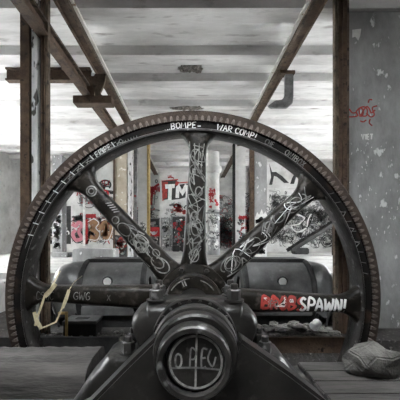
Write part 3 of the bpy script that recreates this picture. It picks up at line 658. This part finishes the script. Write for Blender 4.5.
housing(X(243, 3.9), X(313, 3.9), X(334, 3.9), 'curved grey machine housing with white disc, right of the hub', X(240, 3.7), X(283, 3.8))

# ------------------------------------------------------------------ loose things on the ledges
e = empty('metal_box', (X(86, 3.7), 3.60, .44), 'dark metal box with slotted lid on the left ledge below the spoke', 'box')
MB().box(-.19, .19, -.12, .14, 0, .15).build('body', 'dark', e, bevel=.008); MB().box(-.20, .20, -.13, .15, .15, .185).build('lid', 'cover', e, bevel=.006); MB().box(-.08, .07, -.04, .05, .183, .19).build('lid_slot', 'black', e)
o = MB().box(-.014, .014, -.012, .012, 0, .30).box(-.09, .014, -.013, .011, .27, .30).build('wooden_stick', 'yellow', loc=(X(66.5, 3.45), 3.45, .44), bevel=.003); tag(o, 'upright yellow wooden stick with short arm on left ledge', 'stick')
def w3(px, py, d): return (X(px, d), d, Z(py, d))
P3 = MB(); d = 2.96
def strip(mb, pts, w):
    vs = []
    for i, p in enumerate(pts):
        a, b = Vector(pts[max(i-1, 0)]), Vector(pts[min(i+1, len(pts)-1)]); dd = (b-a).normalized(); s = dd.cross(Vector((0, 1, 0))).normalized()*w*(1 if i % 2 else .8)/2; p = Vector(p)
        for yo in (0, .004): vs += [p+s+Vector((0, yo, 0)), p-s+Vector((0, yo, 0))]
    fs = []
    for i in range(len(pts)-1):
        k = i*4; fs += [(k, k+1, k+5, k+4), (k+3, k+2, k+6, k+7), (k+2, k, k+4, k+6), (k+1, k+3, k+7, k+5)]
    mb.add(vs, fs)
strip(P3, [w3(*p) for p in [(60, 271, 3.3), (51, 288, 2.97), (45, 294, 2.97), (42, 304, 2.97), (37, 318, 2.97), (35, 326, 2.98)]], .022)
strip(P3, [w3(*p) for p in [(56, 284, 2.97), (50, 291, 2.97), (45, 297, 2.97)]], .04)
strip(P3, [w3(*p) for p in [(34, 312, 2.98), (37, 322, 2.97), (41, 328, 2.97)]], .045)
o = P3.build('barrier_tape', 'cream'); tag(o, 'torn cream tape wound over the left end of the horizontal spoke', 'tape')
P3 = MB(); strip(P3, [w3(*p) for p in [(82, 276, 3.6), (74, 282, 3.2), (69, 290, 2.97), (66, 297, 2.96), (62, 308, 2.96), (56, 322, 2.97), (47, 326, 2.97), (39, 329, 2.97)]], .018)
strip(P3, [w3(*p) for p in [(69, 290, 2.96), (66, 299, 2.955), (62.5, 308, 2.955)]], .035)
o = P3.build('barrier_tape', 'cream'); tag(o, 'second cream tape strand hanging in a slack loop right of the first', 'tape')

def rub(name, x0, x1, y0, y1, n, s0, s1, seed, label, mt='rubble', hill=.0):
    q = random.Random(seed); mb = MB()
    for k in range(n):
        s = q.uniform(s0, s1)*(q.random()**.7+.25); xx = q.uniform(x0, x1); yy = q.uniform(y0, y1); uu = 2*(xx-x0)/(x1-x0)-1; ww = (yy-y0)/(y1-y0)
        ico(mb, (xx, yy, .44+s*.25+hill*q.random()*max(0, 1-uu*uu)*(.25+.75*ww)), s, seed*99+k, (1.3, 1.1, .6))
    return tag(mb.build(name, mt), label, 'rubble', kind='stuff')
rub('rubble', -1.9, -.55, 3.42, 3.62, 170, .012, .03, 2, 'loose grit and rubble along the edge of the left ledge')
rub('rubble', .62, 1.75, 3.45, 3.74, 460, .015, .05, 3, 'heap of dark rubble on the right ledge under the spoke', hill=.11)
o = MB(); o.lathe([(0, 0), (.052, .002), (.055, .02), (.05, .05), (.055, .08), (.05, .1), (.03, .108), (0, .106)], 20, 'x'); o = o.build('crushed_can', 'white', smooth=40, loc=(X(313, 3.46), 3.46, .56)); o.rotation_euler = (0, R(-25), R(30)); tag(o, 'small pale crushed can lying on the rubble at right', 'can')
for k, (px, py, s, lab) in enumerate([(299, 325, .07, 'pale broken chunk left of the crushed can'), (283, 328, .05, 'grey broken chunk near middle of the right rubble heap'), (268, 332, .06, 'dark stone at the left end of the right rubble heap')]):
    mb = MB(); ico(mb, (0, 0, 0), s, 60+k, (1.4, 1, .6), 2); o = mb.build('stone_chunk', ['paleStone', 'concrete', 'rubble'][k], loc=(X(px, 3.5), 3.5, .44+s*.6+.05)); tag(o, lab, 'stone')

for nm, x0, x1, lab in (('steel_channel', .8, 1.95, 'dark rusty steel channel edging the right ledge behind the wheel'), ('steel_channel', -2.2, -.8, 'dark steel channel edging the left ledge behind the wheel')):
    o = MB().box(x0, x1, 3.362, 3.40, .40, .475).box(x0, x1, 3.355, 3.362, .30, .475).build(nm, 'rust' if x0 > 0 else 'dark', bevel=.003); tag(o, lab, 'channel')
# front edge: timber at left, planks at right, pale stone
e = MB()
ol = [(2.22, .40), (2.22, .55), (2.27, .61), (2.40, .635), (2.62, .635), (2.70, .61), (2.74, .54), (2.74, .40)]
vs = []; nx = 40; q2 = random.Random(5)
for i in range(nx+1):
    x = -2.75+(2.75-.775)*i/nx; j = q2.uniform(-.006, .006)
    vs += [(x, a, b+(j if b > .41 else 0)) for a, b in ol]
m = len(ol); fs = [(i*m+k, i*m+(k+1) % m, (i+1)*m+(k+1) % m, (i+1)*m+k) for i in range(nx) for k in range(m)]+[tuple(range(m)), tuple(nx*m+k for k in range(m))]
o = e.add(vs, fs).build('timber_beam', 'timber', smooth=50); tag(o, 'thick worn grey timber beam along the left front edge', 'timber')
labs = ['front plank of the worn grey boards at lower right', 'second plank from the front of the grey boards at lower right', 'third plank from the front of the grey boards at lower right', 'rear plank of the grey boards, beside the wheel slot']
for k in range(4):
    y0 = 2.02+k*.19; o = MB().box(.99, 2.6+.05*(k % 2), y0, y0+.18, .40, .452-.004*(k % 2)).build('floor_plank', 'timber', bevel=.008); tag(o, labs[k], 'plank', 'grey boards at lower right')
mb = MB(); ico(mb, (0, 0, 0), .25, 77, (1.0, .7, .62), 2); o = mb.build('stone_block', 'paleStone', loc=(X(374, 2.5), 2.5, .57), bevel=.012); tag(o, 'large pale rough stone at the lower right corner', 'stone')

# ------------------------------------------------------------------ light
w = bpy.data.worlds.new('world'); S.world = w; w.use_nodes = True
bg = w.node_tree.nodes['Background']; bg.inputs[0].default_value = (.95, .98, 1, 1); bg.inputs[1].default_value = 27.0
def area(name, loc, rot, sx, sy, p, col=(1, 1, 1)):
    l = bpy.data.lights.new(name, 'AREA'); l.shape = 'RECTANGLE'; l.size = sx; l.size_y = sy; l.energy = p; l.color = col
    o = bpy.data.objects.new(name, l); C.objects.link(o); o.location = loc; o.rotation_euler = rot; return o
vs = S.view_settings; vs.view_transform = 'Standard'; vs.look = 'None'; vs.gamma = 1; vs.exposure = .4; vs.use_curve_mapping = False
